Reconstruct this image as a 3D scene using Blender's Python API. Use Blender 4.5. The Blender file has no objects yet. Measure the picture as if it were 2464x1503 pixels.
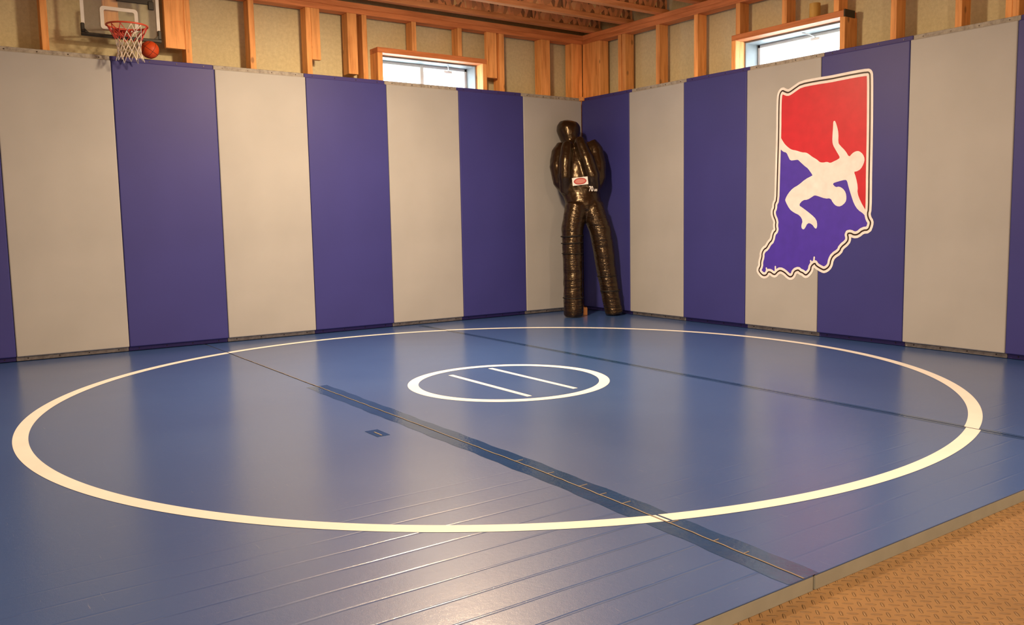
import bpy, bmesh, math, random
from mathutils import Vector, Matrix
from mathutils.geometry import tessellate_polygon
random.seed(7)
S = bpy.context.scene
COL = S.collection

# ---------------------------------------------------------------- camera
cam = bpy.data.cameras.new('camera')
cam.sensor_fit = 'HORIZONTAL'; cam.sensor_width = 36.0
cam.lens = 36.0 * 2095.48 / 2464.0
cam.shift_x = -101.53 / 2464.0
cam.shift_y = -0.86 / 2464.0
cam.clip_start = 0.02; cam.clip_end = 200
co = bpy.data.objects.new('camera', cam); COL.objects.link(co)
co.rotation_mode = 'XYZ'
co.location = (-4.75999, -5.94792, 0.79294)
co.rotation_euler = (1.464405, 0.014272, -0.642213)
S.camera = co

# ---------------------------------------------------------------- daylight, exposure
S.view_settings.view_transform = 'Standard'
S.view_settings.look = 'None'
S.view_settings.exposure = 1.55
S.view_settings.gamma = 1.0
S.view_settings.use_curve_mapping = False
wd = bpy.data.worlds.new('sky'); S.world = wd; wd.use_nodes = True
bg = wd.node_tree.nodes['Background']
bg.inputs['Color'].default_value = (0.80, 0.90, 1.0, 1)
bg.inputs['Strength'].default_value = 4.2

# ---------------------------------------------------------------- ceiling lamp and added fill lamps (recessed discs, lens built further down)
LAMPS = [(-2.35, -1.85, 46.0, (1.0, 0.70, 0.415)), (-2.3, -5.4, 22.0, (1.0, 0.68, 0.42)),
         (-5.9, -2.4, 6.0, (1.0, 0.66, 0.36)), (-5.6, -6.2, 36.0, (1.0, 0.68, 0.42))]  # all but the first lamp are added, unseen room fill
for k, (x, y, p, c) in enumerate(LAMPS):
    l = bpy.data.lights.new('ceiling_lamp_light', 'AREA'); l.shape = 'DISK'; l.size = 0.20
    l.energy = p; l.color = c
    o = bpy.data.objects.new('ceiling_lamp_light', l); COL.objects.link(o); o.location = (x, y, 2.315)
    g = bpy.data.lights.new('joist_fill_light', 'POINT'); g.shadow_soft_size = 0.14; g.energy = p * 0.30; g.color = c  # added point light under each lamp to brighten the joists
    o = bpy.data.objects.new('joist_fill_light', g); COL.objects.link(o); o.location = (x, y, 2.16)

# ---------------------------------------------------------------- materials
def nt(name):
    m = bpy.data.materials.new(name); m.use_nodes = True
    t = m.node_tree; b = t.nodes['Principled BSDF']
    return m, t, b
def N(t, typ, **kw):
    n = t.nodes.new(typ)
    for k, v in kw.items():
        if k in n.inputs: n.inputs[k].default_value = v
        else: setattr(n, k, v)
    return n
def math_(t, op, a, b=None):
    n = t.nodes.new('ShaderNodeMath'); n.operation = op
    for i, v in enumerate((a, b)):
        if v is None: continue
        if hasattr(v, 'is_linked') or hasattr(v, 'links'): t.links.new(v, n.inputs[i])
        else: n.inputs[i].default_value = v
    return n.outputs[0]
def ramp(t, fac, stops):
    n = t.nodes.new('ShaderNodeValToRGB'); e = n.color_ramp.elements
    while len(e) < len(stops): e.new(0.5)
    for q, (p, c) in zip(e, stops): q.position = p; q.color = (*c, 1)
    t.links.new(fac, n.inputs['Fac']); return n.outputs['Color']
def coords(t, kind='Object', scale=(1, 1, 1), rot=(0, 0, 0)):
    c = t.nodes.new('ShaderNodeTexCoord'); m = t.nodes.new('ShaderNodeMapping')
    m.inputs['Scale'].default_value = scale; m.inputs['Rotation'].default_value = rot
    t.links.new(c.outputs[kind], m.inputs['Vector']); return m.outputs['Vector']
def noise(t, vec, scale, detail=3.0, rough=0.5):
    n = N(t, 'ShaderNodeTexNoise', Scale=scale, Detail=detail, Roughness=rough)
    t.links.new(vec, n.inputs['Vector']); return n.outputs['Fac']
def bump(t, b, h, strength=0.3, dist=0.002, prev=None):
    n = N(t, 'ShaderNodeBump', Strength=strength, Distance=dist)
    t.links.new(h, n.inputs['Height'])
    if prev is not None: t.links.new(prev, n.inputs['Normal'])
    t.links.new(n.outputs['Normal'], b.inputs['Normal']); return n.outputs['Normal']
def mixc(t, fac, a, c):
    n = t.nodes.new('ShaderNodeMix'); n.data_type = 'RGBA'
    for s, v in ((n.inputs[0], fac), (n.inputs[6], a), (n.inputs[7], c)):
        if isinstance(v, (int, float)): s.default_value = v
        elif isinstance(v, tuple): s.default_value = (*v, 1)
        else: t.links.new(v, s)
    return n.outputs[2]

def vinyl(name, col, rough=0.45, spec=0.5, grain=0.25, var=0.06):
    m, t, b = nt(name)
    v = coords(t)
    f = noise(t, v, 2.2, 3)
    t.links.new(ramp(t, f, [(0.3, tuple(c * (1 - var) for c in col)), (0.7, tuple(min(1, c * (1 + var)) for c in col))]), b.inputs['Base Color'])
    b.inputs['Roughness'].default_value = rough; b.inputs['Specular IOR Level'].default_value = spec
    bump(t, b, noise(t, v, 420, 2), grain, 0.0006)
    return m
def plain(name, col, rough=0.6, metal=0.0, spec=0.5):
    m, t, b = nt(name)
    f = noise(t, coords(t), 14, 2)
    t.links.new(ramp(t, f, [(0.3, tuple(c * 0.93 for c in col)), (0.7, tuple(min(1, c * 1.06) for c in col))]), b.inputs['Base Color'])
    b.inputs['Roughness'].default_value = rough; b.inputs['Metallic'].default_value = metal
    b.inputs['Specular IOR Level'].default_value = spec
    return m
def wood(name, col, axis='z', knots=True):
    m, t, b = nt(name)
    sc = {'z': (14, 14, 1.3), 'x': (1.3, 14, 14), 'y': (14, 1.3, 14)}[axis]
    rnd = N(t, 'ShaderNodeObjectInfo')
    v = coords(t, 'Object', sc)
    add = N(t, 'ShaderNodeVectorMath', operation='ADD'); t.links.new(v, add.inputs[0])
    sc2 = math_(t, 'MULTIPLY', rnd.outputs['Random'], 37.0)
    cmb = t.nodes.new('ShaderNodeCombineXYZ')
    for i in range(3): t.links.new(sc2, cmb.inputs[i])
    t.links.new(cmb.outputs[0], add.inputs[1]); vv = add.outputs[0]
    f = noise(t, vv, 2.6, 5, 0.6)
    dark = tuple(c * q for c, q in zip(col, (0.72, 0.62, 0.5))); lite = tuple(min(1, c * q) for c, q in zip(col, (1.15, 1.2, 1.25)))
    c1 = ramp(t, f, [(0.30, dark), (0.52, col), (0.72, lite)])
    # each board a slightly different tone
    hv = N(t, 'ShaderNodeHueSaturation'); t.links.new(c1, hv.inputs['Color'])
    t.links.new(math_(t, 'ADD', math_(t, 'MULTIPLY', rnd.outputs['Random'], 0.35), 0.82), hv.inputs['Value'])
    out = hv.outputs['Color']
    if knots:
        vo = N(t, 'ShaderNodeTexVoronoi', Scale=1.0)
        s2 = {'z': (9, 9, 5), 'x': (5, 9, 9), 'y': (9, 5, 9)}[axis]
        v2 = coords(t, 'Object', s2)
        a2 = N(t, 'ShaderNodeVectorMath', operation='ADD'); t.links.new(v2, a2.inputs[0]); t.links.new(cmb.outputs[0], a2.inputs[1])
        t.links.new(a2.outputs[0], vo.inputs['Vector'])
        k = ramp(t, vo.outputs['Distance'], [(0.07, (1, 1, 1)), (0.13, (0, 0, 0))])
        out = mixc(t, math_(t, 'MULTIPLY', k, 0.75), out, tuple(c * 0.3 for c in col))
    t.links.new(out, b.inputs['Base Color'])
    b.inputs['Roughness'].default_value = 0.62
    bump(t, b, f, 0.2, 0.002)
    return m

M = {}
M['blue'] = vinyl('blue_vinyl', (0.040, 0.044, 0.245), 0.50, 0.40)
M['grey'] = vinyl('grey_vinyl', (0.395, 0.412, 0.430), 0.50, 0.40)
M['blue_flange'] = vinyl('blue_flange_vinyl', (0.05, 0.045, 0.24), 0.55, 0.3)
def worn():
    m, t, b = nt('grey_flange_vinyl')
    f = noise(t, coords(t), 34, 4, 0.7)
    t.links.new(ramp(t, f, [(0.25, (0.16, 0.15, 0.14)), (0.5, (0.34, 0.33, 0.32)), (0.75, (0.46, 0.45, 0.43))]), b.inputs['Base Color'])
    b.inputs['Roughness'].default_value = 0.6
    bump(t, b, f, 0.5, 0.003)
    return m
M['grey_flange'] = worn()
M['stud'] = wood('stud_wood', (0.88, 0.42, 0.14), 'z')
M['plate'] = wood('plate_wood', (0.66, 0.24, 0.085), 'x', False)
M['plate_y'] = wood('plate_wood_across', (0.66, 0.24, 0.085), 'y', False)
M['flange_wood'] = wood('joist_flange_wood', (0.78, 0.34, 0.13), 'x', False)
M['screw'] = plain('dark_screw', (0.05, 0.04, 0.035), 0.4, 0.6)
M['white'] = plain('white_plastic', (0.80, 0.82, 0.82), 0.4)
M['shaded_frame'] = plain('shaded_window_vinyl', (0.24, 0.26, 0.265), 0.5)  # shade on the white frame is put into its grey colour
M['sash'] = plain('sash_vinyl', (0.60, 0.62, 0.62), 0.5)
M['black'] = plain('black_plastic', (0.020, 0.020, 0.018), 0.45)
M['cap'] = plain('dark_end_paint', (0.045, 0.035, 0.02), 0.7)
M['orange_ball'] = vinyl('orange_rubber', (0.62, 0.075, 0.012), 0.5, 0.4, 0.6)
M['orange_rim'] = plain('orange_red_paint', (0.70, 0.10, 0.05), 0.4)
M['red_cord'] = plain('red_cord', (0.72, 0.10, 0.08), 0.7)
M['white_cord'] = plain('white_cord', (0.85, 0.78, 0.70), 0.7)
M['yellow'] = plain('yellow_brown_card', (0.62, 0.40, 0.10), 0.6)
M['decal_white'] = plain('decal_white', (0.86, 0.88, 0.92), 0.45)
M['decal_dark'] = plain('decal_black', (0.030, 0.012, 0.008), 0.45)
M['decal_red'] = plain('decal_red', (0.60, 0.016, 0.036), 0.45)
M['decal_blue'] = plain('decal_blue', (0.072, 0.038, 0.50), 0.45)
M['foam'] = plain('grey_foam', (0.36, 0.39, 0.37), 0.8)
M['seam'] = plain('tan_seam_glue', (0.22, 0.19, 0.155), 0.55)

def concrete():
    m, t, b = nt('concrete_wall')
    v = coords(t)
    f = noise(t, v, 1.5, 4); g = noise(t, v, 45, 4, 0.7)
    c = mixc(t, 0.35, ramp(t, f, [(0.3, (0.54, 0.50, 0.32)), (0.7, (0.70, 0.66, 0.44))]), ramp(t, g, [(0.35, (0.50, 0.46, 0.29)), (0.65, (0.78, 0.73, 0.50))]))
    t.links.new(c, b.inputs['Base Color']); b.inputs['Roughness'].default_value = 0.9
    bump(t, b, g, 0.35, 0.004)
    return m
M['concrete'] = concrete()

def osb(name, col, stretch):
    m, t, b = nt(name)
    v = coords(t, 'Object', stretch)
    vo = N(t, 'ShaderNodeTexVoronoi', Scale=1.0, Randomness=1.0); t.links.new(v, vo.inputs['Vector'])
    sep = t.nodes.new('ShaderNodeSeparateColor'); t.links.new(vo.outputs['Color'], sep.inputs[0])
    lo = tuple(c * 0.30 for c in col); hi = tuple(min(1, c * 2.0) for c in col)
    t.links.new(ramp(t, sep.outputs[0], [(0.0, lo), (0.35, col), (0.8, tuple(c * 1.3 for c in col)), (1.0, hi)]), b.inputs['Base Color'])
    b.inputs['Roughness'].default_value = 0.6
    bump(t, b, sep.outputs[1], 0.5, 0.004)
    return m
M['osb_web'] = osb('oriented_strand_web', (0.80, 0.40, 0.18), (34, 34, 19))
M['osb_deck'] = osb('oriented_strand_deck', (0.40, 0.20, 0.09), (12, 22, 20))

def mat_vinyl(name, crease):
    m, t, b = nt(name)
    v = coords(t)
    g = noise(t, v, 520, 2, 0.6)
    lump = noise(t, v, 60, 3, 0.6)
    big = noise(t, v, 1.1, 3)
    # scuffs: thin streaks in two directions
    sc = noise(t, coords(t, 'Object', (6, 90, 1), (0, 0, 0.5)), 1.6, 4, 0.75)
    sc2 = noise(t, coords(t, 'Object', (120, 7, 1), (0, 0, 0.9)), 1.3, 4, 0.75)
    s1 = ramp(t, sc, [(0.655, (0, 0, 0)), (0.76, (1, 1, 1))]); s2 = ramp(t, sc2, [(0.665, (0, 0, 0)), (0.76, (1, 1, 1))])
    s = math_(t, 'MAXIMUM', s1, s2)
    base = ramp(t, big, [(0.3, (0.034, 0.094, 0.305)), (0.7, (0.042, 0.112, 0.345))])
    t.links.new(mixc(t, math_(t, 'MULTIPLY', s, 0.45), base, (0.45, 0.47, 0.52)), b.inputs['Base Color'])
    r = math_(t, 'ADD', math_(t, 'MULTIPLY', noise(t, v, 2.4, 4), 0.10), 0.36)
    t.links.new(r, b.inputs['Roughness'])
    b.inputs['IOR'].default_value = 1.55
    b.inputs['Coat Weight'].default_value = 0.68; b.inputs['Coat IOR'].default_value = 1.55
    t.links.new(math_(t, 'ADD', math_(t, 'MULTIPLY', noise(t, v, 3.4, 4), 0.08), 0.09), b.inputs['Coat Roughness'])
    # roll-up creases: shallow ridges across the roll every 10 cm, only where the mat was rolled tight
    geo = t.nodes.new('ShaderNodeTexCoord'); sep = t.nodes.new('ShaderNodeSeparateXYZ'); t.links.new(geo.outputs['Object'], sep.inputs[0])
    wob = math_(t, 'MULTIPLY', noise(t, coords(t, 'Object', (3, 0.6, 1)), 1.0, 2), 0.10)
    yy = math_(t, 'ADD', math_(t, 'MULTIPLY', math_(t, 'ADD', sep.outputs['Y'], 100.143), 1.0 / 0.1005), wob)
    fr = math_(t, 'FRACT', yy)
    tri = math_(t, 'ABSOLUTE', math_(t, 'SUBTRACT', fr, 0.5))
    groove = ramp(t, tri, [(0.0, (0, 0, 0)), (0.022, (0.15, 0.15, 0.15)), (0.055, (1, 1, 1))])
    amp = ramp(t, math_(t, 'MULTIPLY', math_(t, 'ADD', sep.outputs['Y'], 2.5), 0.5), [(0.0, (1, 1, 1)), (0.30, (0.8, 0.8, 0.8)), (0.65, (0, 0, 0))])
    cr = math_(t, 'MULTIPLY', math_(t, 'SUBTRACT', groove, 1.0), amp)
    n1 = bump(t, b, g, 0.22, 0.0008)
    n2 = bump(t, b, lump, 0.10, 0.0025, n1)
    n3 = bump(t, b, cr, crease, 0.0035, n2); t.links.new(n3, b.inputs['Coat Normal'])
    return m
M['mat'] = mat_vinyl('blue_mat_vinyl', 0.10)
M['mat_creased'] = mat_vinyl('creased_blue_mat_vinyl', 0.42)
def line_paint():
    m, t, b = nt('white_line_paint')
    t.links.new(ramp(t, noise(t, coords(t), 6, 3), [(0.3, (0.80, 0.82, 0.84)), (0.7, (0.86, 0.88, 0.90))]), b.inputs['Base Color'])
    b.inputs['Roughness'].default_value = 0.5
    return m
M['line'] = line_paint()
def tape():
    m, t, b = nt('clear_seam_tape')
    v = coords(t)
    t.links.new(ramp(t, noise(t, v, 9, 3), [(0.3, (0.022, 0.064, 0.180)), (0.7, (0.028, 0.080, 0.22))]), b.inputs['Base Color'])
    b.inputs['Roughness'].default_value = 0.07; b.inputs['IOR'].default_value = 1.60
    bump(t, b, noise(t, coords(t, 'Object', (1, 1, 1)), 60, 4, 0.6), 0.35, 0.0022)
    return m
M['tape'] = tape()
def diamond_floor():
    m, t, b = nt('tan_diamond_plate_tiles')
    v = coords(t, 'Object', (1 / 0.024, 1 / 0.024, 1), (0, 0, math.radians(43)))
    sep = t.nodes.new('ShaderNodeSeparateXYZ'); t.links.new(v, sep.inputs[0])
    X, Y = sep.outputs['X'], sep.outputs['Y']
    par = math_(t, 'MODULO', math_(t, 'ABSOLUTE', math_(t, 'ADD', math_(t, 'FLOOR', X), math_(t, 'FLOOR', Y))), 2.0)
    fx = math_(t, 'SUBTRACT', math_(t, 'FRACT', X), 0.5); fy = math_(t, 'SUBTRACT', math_(t, 'FRACT', Y), 0.5)
    def el(a, c):
        a2 = math_(t, 'POWER', math_(t, 'ABSOLUTE', math_(t, 'DIVIDE', a, 0.56)), 2.0); c2 = math_(t, 'POWER', math_(t, 'ABSOLUTE', math_(t, 'DIVIDE', c, 0.15)), 2.0)
        return math_(t, 'MAXIMUM', math_(t, 'SUBTRACT', 1.0, math_(t, 'ADD', a2, c2)), 0.0)
    h = math_(t, 'ADD', math_(t, 'MULTIPLY', el(fx, fy), par), math_(t, 'MULTIPLY', el(fy, fx), math_(t, 'SUBTRACT', 1.0, par)))
    h = math_(t, 'POWER', h, 0.6)
    f = noise(t, coords(t), 5, 4)
    t.links.new(ramp(t, f, [(0.3, (0.20, 0.122, 0.052)), (0.7, (0.27, 0.165, 0.070))]), b.inputs['Base Color'])
    b.inputs['Roughness'].default_value = 0.42
    n1 = bump(t, b, h, 1.0, 0.0060)
    bump(t, b, noise(t, coords(t), 300, 2), 0.2, 0.0006, n1)
    return m
M['tiles'] = diamond_floor()
def dummy_vinyl():
    m, t, b = nt('black_brown_glossy_vinyl')
    v = coords(t, 'Object', (3.0, 3.0, 16.0))
    wr = noise(t, v, 1.5, 4, 0.6)
    v2 = coords(t, 'Object', (14, 14, 30)); cr = noise(t, v2, 1.0, 3, 0.7)
    t.links.new(ramp(t, wr, [(0.3, (0.011, 0.006, 0.003)), (0.7, (0.020, 0.011, 0.006))]), b.inputs['Base Color'])
    b.inputs['Roughness'].default_value = 0.25; b.inputs['Specular IOR Level'].default_value = 0.65
    b.inputs['Specular Tint'].default_value = (1.0, 0.82, 0.6, 1)
    # creases fade out on the upper body
    geo = t.nodes.new('ShaderNodeTexCoord'); sep = t.nodes.new('ShaderNodeSeparateXYZ'); t.links.new(geo.outputs['Object'], sep.inputs[0])
    low = ramp(t, sep.outputs['Z'], [(0.80, (1, 1, 1)), (1.0, (0.15, 0.15, 0.15))])
    n1 = bump(t, b, math_(t, 'MULTIPLY', wr, low), 0.65, 0.03)
    bump(t, b, math_(t, 'MULTIPLY', cr, low), 0.35, 0.012, n1)
    return m
M['dummy'] = dummy_vinyl()
def dummy_top():
    m, t, b = nt('strap_vinyl')
    b.inputs['Base Color'].default_value = (0.006, 0.004, 0.003, 1); b.inputs['Roughness'].default_value = 0.6
    bump(t, b, noise(t, coords(t), 200, 2), 0.3, 0.001)
    return m
M['strap'] = dummy_top()
M['pink'] = plain('label_pink', (0.55, 0.22, 0.20), 0.4)
M['label_red'] = plain('label_red', (0.50, 0.05, 0.05), 0.4)
M['label_navy'] = plain('label_navy', (0.03, 0.03, 0.07), 0.4)
def clear():
    m, t, b = nt('clear_board')
    b.inputs['Base Color'].default_value = (0.95, 0.97, 0.95, 1); b.inputs['Roughness'].default_value = 0.04
    b.inputs['IOR'].default_value = 1.3
    tr = t.nodes.new('ShaderNodeBsdfTransparent'); tr.inputs['Color'].default_value = (0.93, 0.95, 0.94, 1)
    mx = t.nodes.new('ShaderNodeMixShader'); mx.inputs[0].default_value = 0.10
    t.links.new(tr.outputs[0], mx.inputs[1]); t.links.new(b.outputs[0], mx.inputs[2])
    t.links.new(mx.outputs[0], t.nodes['Material Output'].inputs['Surface'])
    return m
M['clear'] = clear()
def lens():
    m, t, b = nt('lamp_lens')
    b.inputs['Base Color'].default_value = (0.9, 0.85, 0.75, 1)
    b.inputs['Emission Color'].default_value = (1.0, 0.75, 0.5, 1); b.inputs['Emission Strength'].default_value = 6.0
    return m
M['lens'] = lens()

# ---------------------------------------------------------------- mesh helpers
class MB:
    def __init__(s): s.bm = bmesh.new()
    def box(s, x0, x1, y0, y1, z0, z1, bev=0.0, seg=1):
        b = bmesh.new(); vs = [b.verts.new((x, y, z)) for x in (x0, x1) for y in (y0, y1) for z in (z0, z1)]
        for f in ((0, 1, 3, 2), (4, 6, 7, 5), (0, 4, 5, 1), (2, 3, 7, 6), (0, 2, 6, 4), (1, 5, 7, 3)): b.faces.new([vs[i] for i in f])
        bmesh.ops.recalc_face_normals(b, faces=b.faces)
        if bev > 0: bmesh.ops.bevel(b, geom=b.edges[:], offset=bev, segments=seg, affect='EDGES', profile=0.5)
        s.add(b); return s
    def add(s, b):
        me = bpy.data.meshes.new('tmp'); b.to_mesh(me); b.free(); s.bm.from_mesh(me); bpy.data.meshes.remove(me)
    def loft(s, rings, close_ring=True, cap=True):
        R = [[s.bm.verts.new(p) for p in r] for r in rings]
        n = len(R[0])
        for a, c in zip(R, R[1:]):
            for i in range(n if close_ring else n - 1):
                s.bm.faces.new((a[i], a[(i + 1) % n], c[(i + 1) % n], c[i]))
        if cap and close_ring: s.bm.faces.new(R[0][::-1]); s.bm.faces.new(R[-1])
        return s
    def tube(s, pts, rad, n=12, side=None):
        pts = [Vector(p) for p in pts]
        rad = rad if isinstance(rad, (list, tuple)) else [rad] * len(pts)
        rings = []; prev = None
        for i, p in enumerate(pts):
            d = (pts[min(i + 1, len(pts) - 1)] - pts[max(i - 1, 0)]).normalized()
            ref = side if side is not None else (prev if prev is not None else (Vector((0, 0, 1)) if abs(d.z) < 0.9 else Vector((1, 0, 0))))
            u = (ref - d * ref.dot(d)).normalized(); w = d.cross(u); prev = u
            r = rad[i]; ra, rb = r if isinstance(r, tuple) else (r, r)
            rings.append([p + u * (ra * math.cos(2 * math.pi * k / n)) + w * (rb * math.sin(2 * math.pi * k / n)) for k in range(n)])
        s.loft(rings); return s
    def ring(s, c, R, r, n=40, m=8, axis='z'):
        vs = []
        for i in range(n):
            a = 2 * math.pi * i / n; row = []
            for j in range(m):
                q = 2 * math.pi * j / m; x, y, z = (R + r * math.cos(q)) * math.cos(a), (R + r * math.cos(q)) * math.sin(a), r * math.sin(q)
                row.append(s.bm.verts.new(Vector(c) + Vector((x, y, z))))
            vs.append(row)
        for i in range(n):
            for j in range(m): s.bm.faces.new((vs[i][j], vs[(i + 1) % n][j], vs[(i + 1) % n][(j + 1) % m], vs[i][(j + 1) % m]))
        return s
    def ellipsoid(s, c, rx, ry, rz, n=24, m=14, rot=None):
        b = bmesh.new(); bmesh.ops.create_uvsphere(b, u_segments=n, v_segments=m, radius=1)
        for v in b.verts:
            p = Vector((v.co.x * rx, v.co.y * ry, v.co.z * rz))
            if rot is not None: p = rot @ p
            v.co = p + Vector(c)
        s.add(b); return s
    def arc_band(s, c, r0, r1, z, x0, x1, a0=0.0, a1=2 * math.pi, n=720):
        # flat ring clipped to x0..x1
        for i in range(n):
            a, b2 = a0 + (a1 - a0) * i / n, a0 + (a1 - a0) * (i + 1) / n
            q = [(c[0] + r * math.cos(t), c[1] + r * math.sin(t)) for r, t in ((r0, a), (r1, a), (r1, b2), (r0, b2))]
            q = clip(q, x0, x1)
            if len(q) >= 3: s.bm.faces.new([s.bm.verts.new((x, y, z)) for x, y in q])
        return s
    def build(s, name, mat, parent=None, smooth=False, origin=None):
        bm = s.bm
        if smooth:
            for f in bm.faces: f.smooth = True
        me = bpy.data.meshes.new(name)
        if origin is not None: bmesh.ops.translate(bm, vec=-Vector(origin), verts=bm.verts)
        bm.to_mesh(me); bm.free(); me.materials.append(mat)
        o = bpy.data.objects.new(name, me); COL.objects.link(o)
        if parent is not None: o.parent = parent
        if origin is not None: o.location = origin
        return o
def clip(q, x0, x1):
    for side, lim in ((1, x0), (-1, x1)):
        out = []
        for i in range(len(q)):
            a, b = q[i], q[(i + 1) % len(q)]
            ia, ib = side * (a[0] - lim) >= 0, side * (b[0] - lim) >= 0
            if ia: out.append(a)
            if ia != ib:
                t = (lim - a[0]) / (b[0] - a[0]); out.append((lim, a[1] + t * (b[1] - a[1])))
        q = out
        if not q: return q
    return q
def tag(o, label=None, cat=None, group=None, kind=None):
    if label: o['label'] = label
    if cat: o['category'] = cat
    if group: o['group'] = group
    if kind: o['kind'] = kind
    return o
def empty(name, loc, rz=0.0):
    o = bpy.data.objects.new(name, None); COL.objects.link(o); o.location = loc; o.rotation_euler.z = rz
    o.empty_display_size = 0.1
    return o
def copy_tree(o, parent=None):
    c = o.copy(); COL.objects.link(c); c.parent = parent
    for ch in list(o.children): copy_tree(ch, c)
    return c
def part(mb, name, mat, root, parent=None, smooth=False):
    # geometry given in room coordinates, stored relative to the thing's base
    bmesh.ops.translate(mb.bm, vec=-root.location, verts=mb.bm.verts)
    return mb.build(name, mat, parent or root, smooth)
def solo(mb, name, mat, label, cat, group=None, kind=None, origin=None, smooth=False):
    o = mb.build(name, mat, None, smooth, origin); return tag(o, label, cat, group, kind)

# ================================================================ room shell
FZ = -0.036                                   # tile floor level, mat top is 0
CT = 2.66                                    # underside of the deck above the joists
solo(MB().box(-8.6, 0.45, -9.2, 0.45, FZ - 0.1, FZ), 'floor', M['tiles'], 'tan diamond plate textured floor tiles around the mat', 'floor', kind='structure')
solo(MB().box(-8.6, 0.45, -9.2, 0.45, CT, CT + 0.03), 'ceiling', M['osb_deck'], 'strand board deck above the ceiling joists', 'ceiling', kind='structure')
WL = (-1.845, -0.915, 1.36, 2.06)            # opening in left wall x0,x1,z0,z1
WR = (-2.545, -1.625, 1.36, 2.06)            # opening in right wall y0,y1,z0,z1
w = MB(); y0, y1 = 0.20, 0.42
w.box(-8.6, WL[0], y0, y1, FZ, CT).box(WL[1], 0.42, y0, y1, FZ, CT).box(WL[0], WL[1], y0, y1, FZ, WL[2]).box(WL[0], WL[1], y0, y1, WL[3], CT)
solo(w, 'wall_left', M['concrete'], 'tan concrete basement wall left of the corner', 'wall', kind='structure')
w = MB()
w.box(y0, y1, WR[1], 0.20, FZ, CT).box(y0, y1, -9.2, WR[0], FZ, CT).box(y0, y1, WR[0], WR[1], FZ, WR[2]).box(y0, y1, WR[0], WR[1], WR[3], CT)
solo(w, 'wall_right', M['concrete'], 'tan concrete basement wall right of the corner', 'wall', kind='structure')
solo(MB().box(-8.6, 0.42, -9.4, -9.2, FZ, CT), 'wall_back', M['concrete'], 'concrete wall behind the viewer', 'wall', kind='structure')
solo(MB().box(-8.8, -8.6, -9.4, 0.42, FZ, CT), 'wall_far', M['concrete'], 'concrete wall closing the far left of the basement', 'wall', kind='structure')

# ---------------------------------------------------------------- windows (unit built for the left wall, along x; right one is turned)
def make_window(name, loc, rz, width, mull, label):
    r = empty(name, loc, rz); tag(r, label, 'window', kind='structure')
    # local: x along the wall from 0 to width, y outward, z up from sill; head at H
    H = 0.63
    def p(mb, n, m, par=None): return mb.build(n, m, par or r)
    f = MB(); d0, d1 = 0.0, 0.13; t = 0.012
    f.box(0, t, d0, d1 + 0.05, 0, H, 0.002).box(width - t, width, d0, d1 + 0.05, 0, H, 0.002).box(t, width - t, d0, d1 + 0.05, H - t, H, 0.002).box(t, width - t, d0, d1 + 0.05, 0, t, 0.002)
    fr = p(f, 'window_frame', M['shaded_frame'])
    e = MB(); a, b = t, width - t
    e.box(a, a + 0.022, d1, d1 + 0.05, t, H - t, 0.003).box(b - 0.022, b, d1, d1 + 0.05, t, H - t, 0.003).box(a, b, d1, d1 + 0.05, H - t - 0.024, H - t, 0.003).box(a, b, d1, d1 + 0.05, t, t + 0.03, 0.003)
    p(e, 'sash', M['sash'])
    if mull is not None:
        p(MB().box(mull - 0.016, mull + 0.016, d1 - 0.004, d1 + 0.05, t, H - t, 0.003), 'mullion', M['sash'])
    p(MB().box(a + 0.02, b - 0.02, d1 + 0.02, d1 + 0.024, t + 0.02, H - t - 0.02), 'glass', M['clear'])
    return r
wl = make_window('window_1', (-1.812, 0.168, 1.40), 0, 0.864, 0.440, 'white vinyl basement window left of the corner')
wr = make_window('window_2', (0.168, -1.658, 1.40), -math.pi / 2, 0.857, None, 'white vinyl basement window right of the corner')
# latches
def lever(root, x, sgn):
    mb = MB(); mb.tube([(x - 0.035 * sgn, 0.04, 0.618), (x - 0.005 * sgn, 0.085, 0.606), (x + 0.02 * sgn, 0.125, 0.585)], 0.0035, 8)
    mb.box(x + 0.005 * sgn - 0.03, x + 0.005 * sgn + 0.045, 0.117, 0.131, 0.568, 0.588, 0.003)
    mb.build('latch', M['white'], root, True)
lever(wl, 0.66, 1); lever(wr, 0.50, 1)

# wooden bucks around the openings
def buck(root, pieces, mats, cap=None):
    for (n, a, m) in zip(('header', 'side_board', 'side_board', 'sill_board'), pieces, mats): part(MB().box(*a, bev=0.002), n, M[m], root)
    if cap: part(MB().box(*cap), 'end_cap', M['cap'], root)
r = empty('window_buck', (-1.38, 0.07, 1.36)); tag(r, 'raw wood frame around the window left of the corner', 'window frame', 'wooden window frames')
buck(r, [(-1.856, -0.908, 0.07, 0.1995, 2.030, 2.068), (-1.856, -1.816, 0.07, 0.1995, 1.36, 2.030), (-0.946, -0.908, 0.07, 0.1995, 1.36, 2.030), (-1.816, -0.946, 0.07, 0.168, 1.36, 1.398)], ('plate', 'stud', 'stud', 'plate'))
r = empty('window_buck', (0.07, -2.08, 1.36)); tag(r, 'raw wood frame with a dark header end, around the window above the emblem wall', 'window frame', 'wooden window frames')
buck(r, [(0.07, 0.1995, -2.548, -1.622, 2.030, 2.068), (0.07, 0.1995, -1.660, -1.622, 1.36, 2.030), (0.07, 0.1995, -2.556, -2.518, 1.36, 2.030), (0.07, 0.1995, -2.518, -1.660, 1.36, 1.398)], ('plate_y', 'stud', 'stud', 'plate_y'), (0.066, 0.17, -2.558, -2.5481, 2.026, 2.072))

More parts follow.
